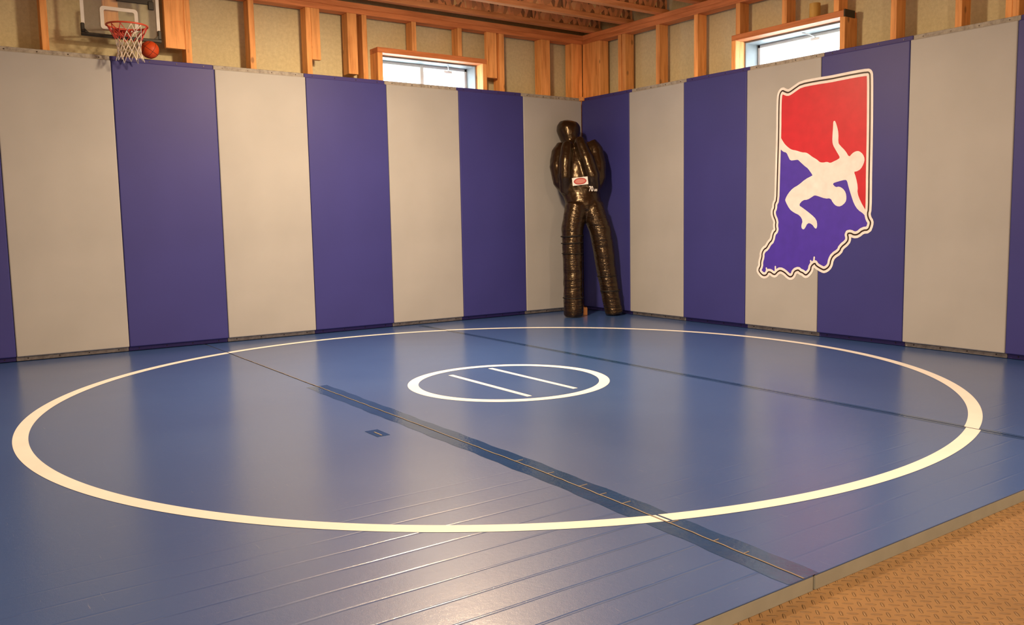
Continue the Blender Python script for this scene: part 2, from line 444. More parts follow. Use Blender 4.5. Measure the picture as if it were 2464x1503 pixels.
# ---------------------------------------------------------------- framing: plates, studs, blocks
def plate(x0, x1, ya, yb, z0, z1, m, label): solo(MB().box(x0, x1, ya, yb, z0, z1, 0.002), 'top_plate', M[m], label, 'wood beam', 'top plates of the stud walls')
plate(-8.5, 0.166, 0.07, 0.165, 2.283, 2.3205, 'plate', 'lower board of the doubled top plate left of the corner')
plate(-8.5, 0.166, 0.07, 0.165, 2.321, 2.359, 'plate', 'upper board of the doubled top plate left of the corner')
plate(0.07, 0.165, -9.1, 0.068, 2.283, 2.3205, 'plate_y', 'lower board of the doubled top plate right of the corner')
plate(0.07, 0.165, -9.1, 0.068, 2.321, 2.359, 'plate_y', 'upper board of the doubled top plate right of the corner')
def studL(x0, x1, z0, z1, label, name='wall_stud', cat='wood stud', y0=0.07, y1=0.165, group='studs on the left wall'):
    solo(MB().box(x0, x1, y0, y1, z0, z1, 0.002), name, M['stud'], label, cat, group, origin=((x0 + x1) / 2, y0, z0))
def studR(ya, yb, z0, z1, label, name='wall_stud', cat='wood stud', x0=0.07, x1=0.165, group='studs on the right wall'):
    solo(MB().box(x0, x1, min(ya, yb), max(ya, yb), z0, z1, 0.002), name, M['stud'], label, cat, group, origin=(x0, (ya + yb) / 2, z0))
Z1 = 2.2825
studL(-4.42, -4.382, FZ, Z1, 'pine stud at the far left, beyond the hoop')
studL(-4.008, -3.970, FZ, Z1, 'pine stud left of the basketball hoop')
studL(-3.200, -3.162, FZ, Z1, 'pine stud beside the wide short board right of the hoop')
studL(-2.788, -2.750, FZ, Z1, 'lone pine stud above the second grey pad right of the hoop')
studL(-2.393, -2.356, FZ, Z1, 'bright pine stud with a short block on its right side')
studL(-1.972, -1.934, FZ, Z1, 'pine stud just left of the left window')
studL(-0.787, -0.740, FZ, Z1, 'pine stud just right of the left window')
studL(-0.370, -0.332, FZ, Z1, 'left one of the paired studs between left window and corner', cat='wood stud')
studL(-0.3315, -0.278, FZ, Z1, 'right one of the paired studs between left window and corner')
studL(-1.570, -1.532, 2.0685, Z1, 'short cripple stud over the left window, nearer the hoop', 'cripple_stud')
studL(-1.172, -1.134, 2.0685, Z1, 'short cripple stud over the left window, nearer the corner', 'cripple_stud')
studL(-3.320, -3.201, 1.911, Z1, 'wide short board hanging just right of the backboard', 'nailing_block', 'wood block', 0.07, 0.108, 'short nailing blocks')
studL(-2.3555, -2.291, 1.930, Z1, 'short block ending above the pads, beside the bright stud', 'nailing_block', 'wood block', 0.07, 0.108, 'short nailing blocks')
studL(-2.085, -2.012, 1.855, Z1, 'knotty short block left of the left window', 'nailing_block', 'wood block', 0.07, 0.165, 'short nailing blocks')
studL(-0.905, -0.812, 1.927, Z1, 'knotty short block against the right side of the left window', 'nailing_block', 'wood block', 0.07, 0.108, 'short nailing blocks')
studL(-3.670, -3.585, 1.985, Z1, 'short board behind the clear backboard', 'mounting_board', 'wood block', 0.07, 0.108, 'short nailing blocks')
# corner posts
studL(-0.045, 0.067, FZ, Z1, 'wide knotty corner post on the left side of the corner', 'corner_post', 'wood post', 0.07, 0.165, 'posts in the corner')
studR(-0.165, 0.066, FZ, Z1, 'wide knotty corner post on the right side of the corner', 'corner_post', 'wood post', 0.069, 0.165, 'posts in the corner')
studR(-0.397, -0.432, FZ, Z1, 'thin stud before the dark slit right of the corner')
studR(-0.446, -0.486, FZ, Z1, 'stud behind the dark slit right of the corner')
studR(-0.846, -0.886, FZ, Z1, 'bright yellowish stud midway from the corner to the right window')
studR(-1.255, -1.295, FZ, Z1, 'pine stud just left of the right window')
studR(-1.660, -1.700, 2.0685, Z1, 'cripple stud over the left end of the right window header', 'cripple_stud')
studR(-2.064, -2.104, 2.0685, Z1, 'cripple stud over the middle of the right window', 'cripple_stud')
studR(-2.470, -2.508, 2.0685, Z1, 'cripple stud beside the dark end of the right window header', 'cripple_stud')
studR(-2.871, -2.911, FZ, Z1, 'pine stud right of the right window, over the blue pad of the emblem')
studR(-3.272, -3.312, FZ, Z1, 'pine stud over the large grey pad near the right edge')
studR(-3.552, -3.588, FZ, Z1, 'left one of the paired studs at the right edge')
studR(-3.589, -3.624, FZ, Z1, 'right one of the paired studs at the right edge')
studR(-4.09, -4.13, FZ, Z1, 'pine stud past the right edge of the pads in view')
mb = MB(); n = 28
ring = lambda R, z: [(0.128 + R * math.cos(2 * math.pi * k / n), -2.286 + R * math.sin(2 * math.pi * k / n), z) for k in range(n)]
mb.loft([ring(0.035, 2.0685), ring(0.035, 2.165)])
solo(mb, 'cardboard_tube', M['yellow'], 'short yellowish brown tube standing on the right window header', 'tube', smooth=False)

# ---------------------------------------------------------------- ceiling joists
def make_joist():
    r = empty('ceiling_joist', (0, 0, 2.36)); tag(r, 'joist', 'ceiling joist', 'joists across the ceiling')
    L0, L1 = -8.5, 0.0
    MB().box(L0, 0.16, -0.029, 0.029, 0, 0.038, 0.002).build('bottom_flange', M['flange_wood'], r)
    MB().box(L0, 0.16, -0.029, 0.029, 0.262, 0.2995, 0.002).build('top_flange', M['flange_wood'], r)
    MB().box(L0, 0.16, -0.005, 0.005, 0.038, 0.262).build('web', M['osb_web'], r)
    return r
j0 = make_joist(); first = True
names = ['first', 'second', 'third', 'fourth', 'fifth', 'sixth', 'seventh', 'eighth', 'ninth', 'tenth'] + ['']*14
for k in range(23):
    o = j0 if k == 0 else copy_tree(j0)
    o.location = (0, -0.062 - 0.4055 * k, 2.36001)
    o['label'] = ('wood I joist nearest the left wall, just above its top plate' if k == 0 else
                  '%s wood I joist out from the left wall' % names[k] if k < 10 else 'wood I joist over the viewer')

# ---------------------------------------------------------------- ceiling lamp, plus added fill lamps
def lamp_builder(x, y, label):
    r = empty('ceiling_lamp', (x, y, 2.36)); tag(r, label, 'lamp', 'round ceiling lamps')
    mb = MB(); mb.ring((0, 0, -0.018), 0.13, 0.016, 40, 10); mb.loft([[(0.13 * math.cos(2 * math.pi * k / 40), 0.13 * math.sin(2 * math.pi * k / 40), z) for k in range(40)] for z in (-0.024, -0.001)])
    mb.build('trim_ring', M['white'], r, False)
    mb = MB(); mb.loft([[(0.115 * math.cos(2 * math.pi * k / 40), 0.115 * math.sin(2 * math.pi * k / 40), z) for k in range(40)] for z in (-0.034, -0.0241)])
    mb.build('lens', M['lens'], r)
for (x, y, p, c), lb in zip(LAMPS, ('round ceiling lamp over the mat circle', 'added round fill lamp right of the viewer', 'added round fill lamp past the left edge of the mat', 'added round fill lamp behind the viewer')):
    lamp_builder(x, y, lb)

# ================================================================ mats
CX, CY, RO, TW = -2.385, -2.393, 2.114, 0.052
SX, SY, SR = -2.4037, -2.4076, 0.4959
Y0, Y1 = -4.797, 0.055
rolls = [(-3.188, -1.637, 'middle strip of blue mat, carrying the small white circle'),
         (-4.745, -3.196, 'left strip of blue mat with roll creases near the viewer'),
         (-1.630, 0.055, 'right strip of blue mat running under the emblem wall'),
         (-6.30, -4.753, 'outermost left strip of blue mat, past the picture edge')]
for i, (xa, xb, lb) in enumerate(rolls):
    r = empty('wrestling_mat', ((xa + xb) / 2, -2.4, FZ)); tag(r, lb, 'mat', 'blue mat strips')
    part(MB().box(xa, xb, Y0, Y1, FZ + 0.0005, -0.0035), 'foam_core', M['foam'], r)
    part(MB().box(xa, xb, Y0, Y1, -0.0035, 0.0, 0.001), 'vinyl_cover', M['mat_creased'] if i == 1 else M['mat'], r)
    dc = {0: (0, 0), 1: (0.004, -0.004), 2: (0.003, 0.010), 3: (0, 0)}[i]
    if i < 3:
        for a0, a1 in (((0, math.pi), (math.pi, 2 * math.pi)) if i == 0 else (((0.5 * math.pi, 1.5 * math.pi),) if i == 1 else ((-0.5 * math.pi, 0.5 * math.pi),))):
            mb = MB().arc_band((CX + dc[0], CY + dc[1]), RO - TW, RO, 0.0009, xa, xb, a0, a1)
            bmesh.ops.remove_doubles(mb.bm, verts=mb.bm.verts, dist=1e-5)
            part(mb, 'circle_line', M['line'], r)
    if i == 0:
        part(MB().arc_band((SX, SY), SR - TW, SR, 0.0008, xa, xb), 'inner_circle_line', M['line'], r)
        for (x, ya, yb) in ((-2.541, -2.777, -2.070), (-2.273, -2.770, -2.030)):
            part(MB().box(x - 0.0135, x + 0.0135, ya, yb, 0.0, 0.0008), 'starting_line', M['line'], r)
def seam(x, label, bead, w=0.050, Y1=Y1):
    drift = lambda y: (-0.036 * max(0.0, (-y - 3.6) / 1.2) ** 1.5) if bead else 0.0
    r = empty('seam_tape', (x, Y0, 0)); tag(r, label, 'tape', 'clear tape over the mat seams')
    for s in (-1, 1):
        segs = []
        a, b = (x - w, x - 0.003) if s < 0 else (x + 0.003, x + w)
        mb = MB(); n = 60
        for k in range(n):                    # slightly ragged outer edge
            ya, yb = Y0 + (Y1 - 0.1 - Y0) * k / n, Y0 + (Y1 - 0.1 - Y0) * (k + 1) / n
            e0 = w * (1 + 0.05 * math.sin(k * 1.7) + 0.04 * math.sin(k * 0.6)); e1 = w * (1 + 0.05 * math.sin((k + 1) * 1.7) + 0.04 * math.sin((k + 1) * 0.6))
            da, db = drift(ya), drift(yb)
            q = [(x + s * 0.003 + da, ya), (x + s * e0 + da, ya), (x + s * e1 + db, yb), (x + s * 0.003 + db, yb)]
            if s < 0: q = q[::-1]
            mb.bm.faces.new([mb.bm.verts.new((u, v, 0.0005)) for u, v in q])
        part(mb, 'tape_strip', M['tape'], r)
    if bead:
        pts = []
        rnd = random.Random(3)
        for k in range(120):
            y = Y0 + (4.2) * k / 119
            pts.append((x + drift(y) + rnd.uniform(-0.0016, 0.0016), y, 0.0014))
        mb = MB(); mb.tube(pts, [(0.0028, 0.0009)] * 120, 6, Vector((1, 0, 0)))
        part(mb, 'seam_bead', M['seam'], r, smooth=True)
        for y in (-3.62, -3.80, -3.965, -4.065, -4.165, -4.36, -4.52, -4.62):
            part(MB().box(x + drift(y) - 0.003, x + drift(y) + 0.018 + rnd.uniform(0, 0.02), y, y + 0.003, 0.0006, 0.0018), 'glue_smear', M['seam'], r)
seam(-3.192, 'clear tape and tan glue line over the near seam left of the small circle', True, 0.052, -1.80)
seam(-1.6335, 'clear tape over the seam right of the small circle', False, 0.024)

pr = MB().box(-3.402, -3.350, -3.02, -2.91, 0.0, 0.0010)
pr = solo(pr, 'tape_patch', M['tape'], 'short dark tape patch on the left mat strip, between the long seam and the viewer', 'tape', origin=(-3.376, -2.965, 0.0))
MB().box(-0.006, -0.001, -0.045, 0.020, 0.0011, 0.0022).build('torn_edge', M['seam'], pr)

# ================================================================ wall pads
PW = 0.6096
def make_pad(col):
    r = empty('wall_pad', (0, 0, 0)); r['group'] = col + ' wall pads'; r['category'] = 'wall pad'
    # local: x 0..PW along the wall, y 0 face .. 0.062 back, z up
    MB().box(0.0012, PW - 0.0012, 0, 0.05, 0.031, 1.7925, 0.006, 3).build('pad_face', M[col], r, False)
    MB().box(0, PW, 0.0505, 0.0615, 0.002, 1.822, 0.001).build('backing_board', M[col + '_flange'], r)
    for z0, z1 in ((1.793, 1.822), (0.003, 0.0305)):
        fl = MB().box(0.001, PW - 0.001, 0.030, 0.0503, z0, z1, 0.003, 2).build('nailing_flange', M[col + '_flange'], r)
        for x in (0.06, 0.225, 0.385, 0.55):
            mb = MB(); zc = (z0 + z1) / 2
            mb.loft([[(x + 0.0035 * math.cos(a), y, zc + 0.0035 * math.sin(a)) for a in [math.pi * 2 * k / 8 for k in range(8)]] for y in (0.0275, 0.031)])
            mb.build('screw', M['screw'], fl)
    return r
pads = {'blue': make_pad('blue'), 'grey': make_pad('grey')}; used = set()
def place_pad(col, loc, rz, label):
    o = pads[col] if col not in used else copy_tree(pads[col]); used.add(col)
    o.location = loc; o.rotation_euler.z = rz; o['label'] = label
LL = ['grey wall pad left of the corner, behind the dummy', 'blue wall pad right under the left window corner side, next but one to the corner', 'grey wall pad directly under the left window',
      'blue wall pad just left of the left window', 'grey wall pad brightly lit, second one right of the hoop', 'blue wall pad under the basketball and hoop',
      'grey wall pad at the far left, left of the hoop', 'blue wall pad cut by the left edge of the picture']
LL[1] = 'blue wall pad one along from the corner on the left wall'
for i in range(8):
    col = 'grey' if i % 2 == 0 else 'blue'
    place_pad(col, (-PW * (i + 1) , 0, 0), 0, LL[i])
LR = ['blue wall pad in the corner, right behind the dummy', 'grey wall pad just right of the dummy', 'blue wall pad left of the emblem, under the window edge',
      'grey wall pad carrying the left half of the emblem', 'blue wall pad carrying the right half of the emblem', 'wide-looking grey wall pad right of the emblem',
      'blue wall pad cut by the right edge of the picture', 'grey wall pad past the right edge of the picture']
for i in range(8):
    col = 'blue' if i % 2 == 0 else 'grey'
    place_pad(col, (0, -PW * i + 0.0008, 0), -math.pi / 2, LR[i])
# pads past the left edge, for a wider look
solo(MB().box(-0.030, -0.001, -0.030, -0.001, 1.7935, 1.826, 0.002), 'wood_offcut', M['stud'], 'tiny wood offcut on top of the pads in the corner', 'wood block')

# ================================================================ emblem on the right wall
DARK = [ (2109,1345),(2108,1499),(2110,1579),(2118,1606),(2135,1620),(2157,1608),(2180,1599),(2199,1603),(2240,1622),(2284,1641),(2401,1645),(2513,1644),(2563,1646),(2681,1650),(2772,1650),(2785,1643),(2790,1627),(2793,1537),(2798,1285),(2799,1012),(2800,985),(2802,824),(2794,797),(2803,767),(2817,750),(2816,730),(2803,699),(2765,697),(2731,671),(2703,668),(2679,680),(2655,676),(2664,647),(2656,623),(2611,590),(2601,563),(2553,535),(2536,504),(2533,480),(2519,458),(2491,442),(2473,445),(2425,467),(2416,485),(2387,463),(2384,435),(2356,406),(2341,403),(2322,417),(2299,423),(2286,435),(2254,424),(2243,395),(2224,384),(2204,390),(2173,414),(2137,427),(2113,415),(2094,395),(2074,398),(2057,410),(2033,412),(2021,389),(1992,383),(1963,403),(1950,422),(1969,449),(1967,478),(1980,514),(1978,537),(1996,566),(2018,575),(2042,612),(2064,627),(2075,678),(2099,696),(2091,727),(2096,756),(2073,797),(2071,828),(2083,845),(2083,875),(2100,897),(2102,1013),(2104,1114) ]
FIG = [ (2116,1313),(2130,1309),(2142,1290),(2164,1263),(2196,1238),(2222,1225),(2253,1219),(2300,1203),(2333,1200),(2355,1188),(2382,1169),(2421,1148),(2439,1132),(2463,1127),(2495,1131),(2519,1121),(2544,1130),(2573,1140),(2591,1151),(2572,1179),(2552,1208),(2537,1232),(2531,1257),(2532,1301),(2535,1347),(2535,1378),(2543,1383),(2551,1379),(2567,1339),(2576,1300),(2575,1245),(2587,1228),(2630,1189),(2656,1149),(2678,1172),(2703,1183),(2727,1182),(2753,1162),(2767,1132),(2760,1102),(2740,1071),(2712,1058),(2692,1059),(2708,1023),(2723,964),(2720,927),(2745,872),(2783,817),(2793,797),(2782,773),(2770,797),(2727,822),(2698,860),(2677,912),(2656,967),(2645,1005),(2631,1012),(2579,1003),(2536,992),(2563,967),(2587,972),(2616,958),(2637,933),(2644,899),(2638,871),(2603,846),(2570,849),(2545,870),(2526,900),(2486,898),(2425,918),(2403,922),(2383,911),(2351,895),(2312,893),(2280,861),(2313,843),(2379,801),(2422,766),(2430,729),(2423,706),(2410,710),(2387,737),(2354,745),(2332,707),(2319,701),(2306,710),(2304,729),(2315,759),(2291,794),(2240,814),(2206,837),(2171,890),(2171,906),(2194,941),(2231,974),(2277,993),(2329,1028),(2382,1048),(2386,1053),(2347,1099),(2329,1109),(2285,1144),(2269,1158),(2248,1157),(2207,1155),(2191,1182),(2175,1211),(2149,1217),(2128,1234),(2117,1244) ]
RED = [ (2110,1289),(2109,1345),(2108,1499),(2110,1579),(2118,1606),(2135,1620),(2157,1608),(2180,1599),(2199,1603),(2240,1622),(2284,1641),(2401,1645),(2513,1644),(2563,1646),(2681,1650),(2772,1650),(2785,1643),(2790,1627),(2793,1537),(2798,1285),(2799,1012),(2800,985),(2802,824),(2791,806),(2712,891),(2685,989),(2649,1032),(2495,1076),(2399,1121),(2301,1167),(2217,1194),(2159,1236),(2131,1265) ]
def plane_pts(P, d): return [Vector((-d, -y / 1000.0, z / 1000.0)) for y, z in P]
def fill(P, d):
    pts = plane_pts(P, d); mb = MB(); vs = [mb.bm.verts.new(p) for p in pts]
    for t in tessellate_polygon([pts]):
        a, b, c = (pts[i] for i in t)
        if (b - a).cross(c - a).length < 1e-9: continue
        f = mb.bm.faces.new([vs[i] for i in t]); f.normal_update()
        if f.normal.x > 0: f.normal_flip()
    return mb
def smooth_loop(P, it=1):
    for _ in range(it):
        Q = []
        for i in range(len(P)):
            a, b = P[i], P[(i + 1) % len(P)]
            Q += [(a[0] * .75 + b[0] * .25, a[1] * .75 + b[1] * .25), (a[0] * .25 + b[0] * .75, a[1] * .25 + b[1] * .75)]
        P = Q
    return P
import numpy as np
def band(lines, step, d):
    # region within half a width of any of the lines, cut out cell by cell
    segs = []
    for P, wdt, closed in lines:
        n = len(P)
        for i in range(n if closed else n - 1): segs.append((*P[i], *P[(i + 1) % n], wdt * 500.0))
    A = np.array(segs); m = 30
    u0, u1, v0, v1 = A[:, 0].min() - m, A[:, 0].max() + m, A[:, 1].min() - m, A[:, 1].max() + m
    U = np.arange(u0, u1 + step, step); W_ = np.arange(v0, v1 + step, step)
    gu, gv = np.meshgrid(U, W_, indexing='ij'); F = np.full(gu.shape, 1e9)
    for ax, ay, bx, by, h in A:
        dx, dy = bx - ax, by - ay; L2 = dx * dx + dy * dy or 1e-9
        t = np.clip(((gu - ax) * dx + (gv - ay) * dy) / L2, 0, 1)
        F = np.minimum(F, np.hypot(gu - ax - t * dx, gv - ay - t * dy) - h)
    mb = MB(); cache = {}
    def vert(p):
        k = (round(p[0], 3), round(p[1], 3))
        if k not in cache: cache[k] = mb.bm.verts.new((-d, -p[0] / 1000.0, p[1] / 1000.0))
        return cache[k]
    for i in range(len(U) - 1):
        for j in range(len(W_) - 1):
            q = [(i, j), (i + 1, j), (i + 1, j + 1), (i, j + 1)]
            fs = [F[a] for a in q]
            if min(fs) > 0: continue
            out = []
            for k in range(4):
                a, b2 = q[k], q[(k + 1) % 4]; fa, fb = fs[k], fs[(k + 1) % 4]
                pa, pb = (U[a[0]], W_[a[1]]), (U[b2[0]], W_[b2[1]])
                if fa <= 0: out.append(pa)
                if (fa <= 0) != (fb <= 0):
                    t = fa / (fa - fb); out.append((pa[0] + (pb[0] - pa[0]) * t, pa[1] + (pb[1] - pa[1]) * t))
            vs = []
            for p in out:
                v = vert(p)
                if v not in vs: vs.append(v)
            if len(vs) >= 3:
                try: f = mb.bm.faces.new(vs)
                except ValueError: continue
                f.normal_update()
                if f.normal.x > 0: f.normal_flip()
    return mb
em = empty('wall_emblem', (0.0, -2.43, 0.38))
tag(em, 'red and blue state outline emblem with white wrestlers, across two pads', 'emblem')
DK = smooth_loop(DARK, 1)
part(fill(DK, 0.0006), 'blue_field', M['decal_blue'], em)
part(fill(RED, 0.0009), 'red_field', M['decal_red'], em)
part(fill(smooth_loop(FIG, 1), 0.0012), 'wrestler_silhouette', M['decal_white'], em)
part(band([(DK, 0.043, True), ([(2384, 440), (2391, 471), (2383, 497)], 0.012, False), ([(2406, 480), (2410, 521)], 0.012, False),
           ([(2096, 420), (2095, 449)], 0.012, False), ([(2024, 412), (2018, 436)], 0.012, False)], 3.0, 0.0015), 'white_border', M['decal_white'], em)
part(band([(DK, 0.0100, True)], 2.5, 0.0019), 'black_outline', M['decal_dark'], em)

# ================================================================ hoop
hp = empty('basketball_hoop', (-3.576, 0.05, 1.93)); tag(hp, 'small clear indoor basketball hoop with red rim, hung above the left wall pads', 'basketball hoop')
X0, X1, ZB, ZT = -3.798, -3.354, 1.940, 2.262
yb0, yb1 = 0.046, 0.052
part(MB().box(X0, X1, yb0, yb1, ZB, ZT, 0.001), 'backboard', M['clear'], hp)
mb = MB(); f0 = 0.0445
mb.box(X0, X0 + 0.019, f0, yb0, ZB + 0.06, ZT).box(X1 - 0.019, X1, f0, yb0, ZB + 0.06, ZT).box(X0, X1, f0, yb0, ZT - 0.019, ZT)
part(mb, 'border_stripe', M['white'], hp)
mb = MB(); a, b, c, d, t = -3.692, -3.479, 1.978, 2.118, 0.021
def rr(x0, x1, z0, z1, r):
    out = []
    for cx, cz, s in ((x1 - r, z1 - r, 0), (x0 + r, z1 - r, 1), (x0 + r, z0 + r, 2), (x1 - r, z0 + r, 3)):
        for k in range(7): q = math.pi / 2 * (s + k / 6); out.append((cx + r * math.cos(q), cz + r * math.sin(q)))
    return out
o_, i_ = rr(a, b, c, d, 0.022), rr(a + t, b - t, c + t, d - t, 0.010)
for k in range(len(o_)):
    k2 = (k + 1) % len(o_)
    f = mb.bm.faces.new([mb.bm.verts.new((x, 0.0445, z)) for x, z in (o_[k], o_[k2], i_[k2], i_[k])]); f.normal_update()
    if f.normal.y > 0: f.normal_flip()
part(mb, 'target_square', M['white'], hp)
mb = MB(); g = 0.020
mb.box(X0 - 0.004, X1 + 0.004, 0.034, 0.058, ZB - 0.010, ZB + 0.010, 0.003)
for x in (X0 - 0.004, X1 - 0.016): mb.box(x, x + 0.020, 0.034, 0.058, ZB + 0.0101, ZB + 0.064, 0.003)
for x, s in ((X0 + 0.016, 1), (X1 - 0.016, -1)):
    f = [(x, ZB + 0.010), (x + s * 0.022, ZB + 0.010), (x, ZB + 0.032)]
    mb.loft([[(u, y, v) for u, v in f] for y in (0.036, 0.056)])
part(mb, 'bottom_bumper', M['black'], hp)
mb = MB(); mb.box(-3.60, -3.392, 0.0325, 0.043, 2.154, 2.20, 0.003).box(-3.42, -3.386, 0.028, 0.043, 2.125, 2.175, 0.003)
part(mb, 'hanging_bracket', M['black'], hp)
RC = (-3.574, -0.098, 1.985)
part(MB().ring(RC, 0.113, 0.0055, 48, 8), 'rim', M['orange_rim'], hp, smooth=True)
mb = MB()
mb.box(-3.622, -3.526, 0.030, 0.044, 1.945, 1.995, 0.003)
mb.tube([(-3.60, 0.034, 1.962), (-3.60, 0.000, 1.975), (-3.60, -0.002, 1.985)], 0.006, 8).tube([(-3.548, 0.034, 1.962), (-3.548, 0.000, 1.975), (-3.548, -0.002, 1.985)], 0.006, 8)
mb.box(-3.605, -3.543, -0.008, 0.034, 1.976, 1.981, 0.001)
part(mb, 'rim_bracket', M['orange_rim'], hp)
# net: red top section, white lower section
def netp(k, t, n=12, tw=0.0):
    R = 0.111 * (1 - t) + 0.066 * t - 0.020 * math.sin(math.pi * t)
    if t > 0.8: R += 0.012 * (t - 0.8) / 0.2
    a = 2 * math.pi * k / n + tw
    return (RC[0] + 0.006 * t + R * math.cos(a), RC[1] + R * math.sin(a), RC[2] - 0.006 - 0.185 * t - 0.012 * (k % 2) * (t > 0.9))
lv = [0.0, 0.22, 0.42, 0.62, 0.82, 1.0]
up, lo = MB(), MB()
for j in range(5):
    for k in range(12):
        for s in (-0.5, 0.5):
            aa = netp(k + (0.5 if j % 2 else 0), lv[j]); bb = netp(k + (0.5 if j % 2 else 0) + s, lv[j + 1])
            tgt = up if j < 2 else lo
            if j == 0 and k in (9, 10): tgt = lo
            if j == 1 and k in (8, 9, 10): tgt = lo
            tgt.tube([aa, bb], 0.0027, 6)
part(up, 'red_net_cord', M['red_cord'], hp, smooth=True); part(lo, 'white_net_cord', M['white_cord'], hp, smooth=True)

bl = empty('basketball', (-3.430, 0.010, 1.8765))
tag(bl, 'small orange basketball resting on top of the wall pads beside the net', 'ball')
MB().ellipsoid((0, 0, 0), 0.0535, 0.0535, 0.0535, 40, 24).build('ball_shell', M['orange_ball'], bl, True)
mb = MB()
def circ3(R, f, n=48): return [f(2 * math.pi * k / n) for k in range(n + 1)]
R = 0.0537
mb.tube(circ3(R, lambda a: (R * math.cos(a), R * math.sin(a), 0)), 0.0010, 5).tube(circ3(R, lambda a: (0, R * math.cos(a), R * math.sin(a))), 0.0010, 5)
for s in (-1, 1): mb.tube([(s * (0.030 + 0.016 * math.cos(a) ** 2) , math.sqrt(max(0, R * R - (s * (0.030 + 0.016 * math.cos(a) ** 2)) ** 2)) * math.cos(a), math.sqrt(max(0, R * R - (0.030 + 0.016 * math.cos(a) ** 2) ** 2)) * math.sin(a)) for a in [2 * math.pi * k / 48 for k in range(49)]], 0.0010, 5)
sm = mb.build('ball_seams', M['black'], bl, True)
bl.rotation_euler = (0.4, 0.5, 0.3)

# ================================================================ grappling dummy
dm = empty('grappling_dummy', (-0.27, -0.45, 0.0)); tag(dm, 'glossy black-brown vinyl grappling dummy leaning in the corner, arms folded to its chin', 'dummy')
SIDE = Vector((0.80, -0.60, 0))
V = Vector
body = MB()
def blob(c, r, rot=None, n=28, m=18): body.ellipsoid(c, r[0], r[1], r[2], n, m, rot)
yaw = Matrix.Rotation(math.atan2(-0.60, 0.80), 3, 'Z')
lean = lambda ax, ang: Matrix.Rotation(ang, 3, ax)
# torso (elliptical rings: first radius sideways, second front to back)
body.tube([(-0.292, -0.385, 0.835), (-0.285, -0.375, 0.88), (-0.280, -0.350, 0.945), (-0.278, -0.325, 1.03), (-0.272, -0.290, 1.12), (-0.262, -0.265, 1.20), (-0.248, -0.235, 1.29), (-0.240, -0.210, 1.35), (-0.238, -0.188, 1.395), (-0.240, -0.175, 1.43)],
          [(0.12, 0.09), (0.148, 0.105), (0.146, 0.108), (0.160, 0.118), (0.180, 0.136), (0.196, 0.146), (0.196, 0.140), (0.176, 0.122), (0.110, 0.085), (0.06, 0.06)], 28, SIDE)
# head: egg tilted to the left, narrow at the chin
body.tube([(-0.246, -0.172, 1.375), (-0.248, -0.165, 1.41), (-0.250, -0.155, 1.44), (-0.251, -0.145, 1.48), (-0.250, -0.135, 1.525), (-0.250, -0.132, 1.557), (-0.249, -0.132, 1.583), (-0.247, -0.132, 1.598)],
          [(0.058, 0.065), (0.068, 0.080), (0.079, 0.090), (0.092, 0.098), (0.101, 0.100), (0.096, 0.092), (0.074, 0.070), (0.030, 0.028)], 28, SIDE)
# legs
body.tube([(-0.352, -0.360, 0.905), (-0.362, -0.358, 0.84), (-0.398, -0.360, 0.70), (-0.409, -0.372, 0.56), (-0.418, -0.388, 0.40), (-0.427, -0.400, 0.24), (-0.433, -0.408, 0.10), (-0.435, -0.410, 0.022), (-0.435, -0.410, 0.0)],
          [(0.09, 0.09), (0.094, 0.098), (0.090, 0.096), (0.084, 0.090), (0.081, 0.085), (0.080, 0.082), (0.081, 0.082), (0.081, 0.082), (0.074, 0.075)], 24, SIDE)
body.tube([(-0.222, -0.410, 0.905), (-0.225, -0.425, 0.84), (-0.192, -0.465, 0.70), (-0.175, -0.482, 0.56), (-0.160, -0.495, 0.40), (-0.140, -0.508, 0.25), (-0.116, -0.520, 0.10), (-0.104, -0.527, 0.022), (-0.102, -0.528, 0.0)],
          [(0.09, 0.09), (0.094, 0.098), (0.092, 0.096), (0.089, 0.090), (0.083, 0.086), (0.079, 0.082), (0.077, 0.080), (0.076, 0.080), (0.070, 0.073)], 24, SIDE)
# arms folded up to the chin, lying close on the torso
body.tube([(-0.330, -0.150, 1.392), (-0.374, -0.165, 1.325), (-0.408, -0.190, 1.215), (-0.416, -0.232, 1.085), (-0.396, -0.285, 0.995)], [0.046, 0.066, 0.070, 0.062, 0.040], 20)
body.tube([(-0.412, -0.285, 0.995), (-0.425, -0.312, 1.12), (-0.412, -0.302, 1.26), (-0.383, -0.283, 1.35), (-0.368, -0.270, 1.392), (-0.364, -0.262, 1.41)], [0.038, 0.056, 0.056, 0.050, 0.044, 0.022], 20)
body.tube([(-0.172, -0.330, 1.410), (-0.158, -0.365, 1.345), (-0.167, -0.410, 1.221), (-0.185, -0.436, 1.106), (-0.215, -0.425, 1.010)], [0.046, 0.066, 0.070, 0.062, 0.040], 20)
body.tube([(-0.225, -0.440, 1.005), (-0.262, -0.455, 1.126), (-0.280, -0.410, 1.265), (-0.290, -0.350, 1.378), (-0.289, -0.328, 1.424), (-0.288, -0.320, 1.445)], [0.038, 0.056, 0.056, 0.050, 0.044, 0.022], 20)
bo = part(body, 'body', M['dummy'], dm); bo.location.z = 0.007
rm = bo.modifiers.new('remesh', 'REMESH'); rm.mode = 'VOXEL'; rm.voxel_size = 0.0085; rm.use_smooth_shade = True
smo = bo.modifiers.new('smooth', 'SMOOTH'); smo.factor = 0.5; smo.iterations = 9
tx = bpy.data.textures.new('folds', 'CLOUDS'); tx.noise_scale = 0.045
dp = bo.modifiers.new('folds', 'DISPLACE'); dp.texture = tx; dp.strength = 0.006; dp.mid_level = 0.5; dp.texture_coords = 'LOCAL'
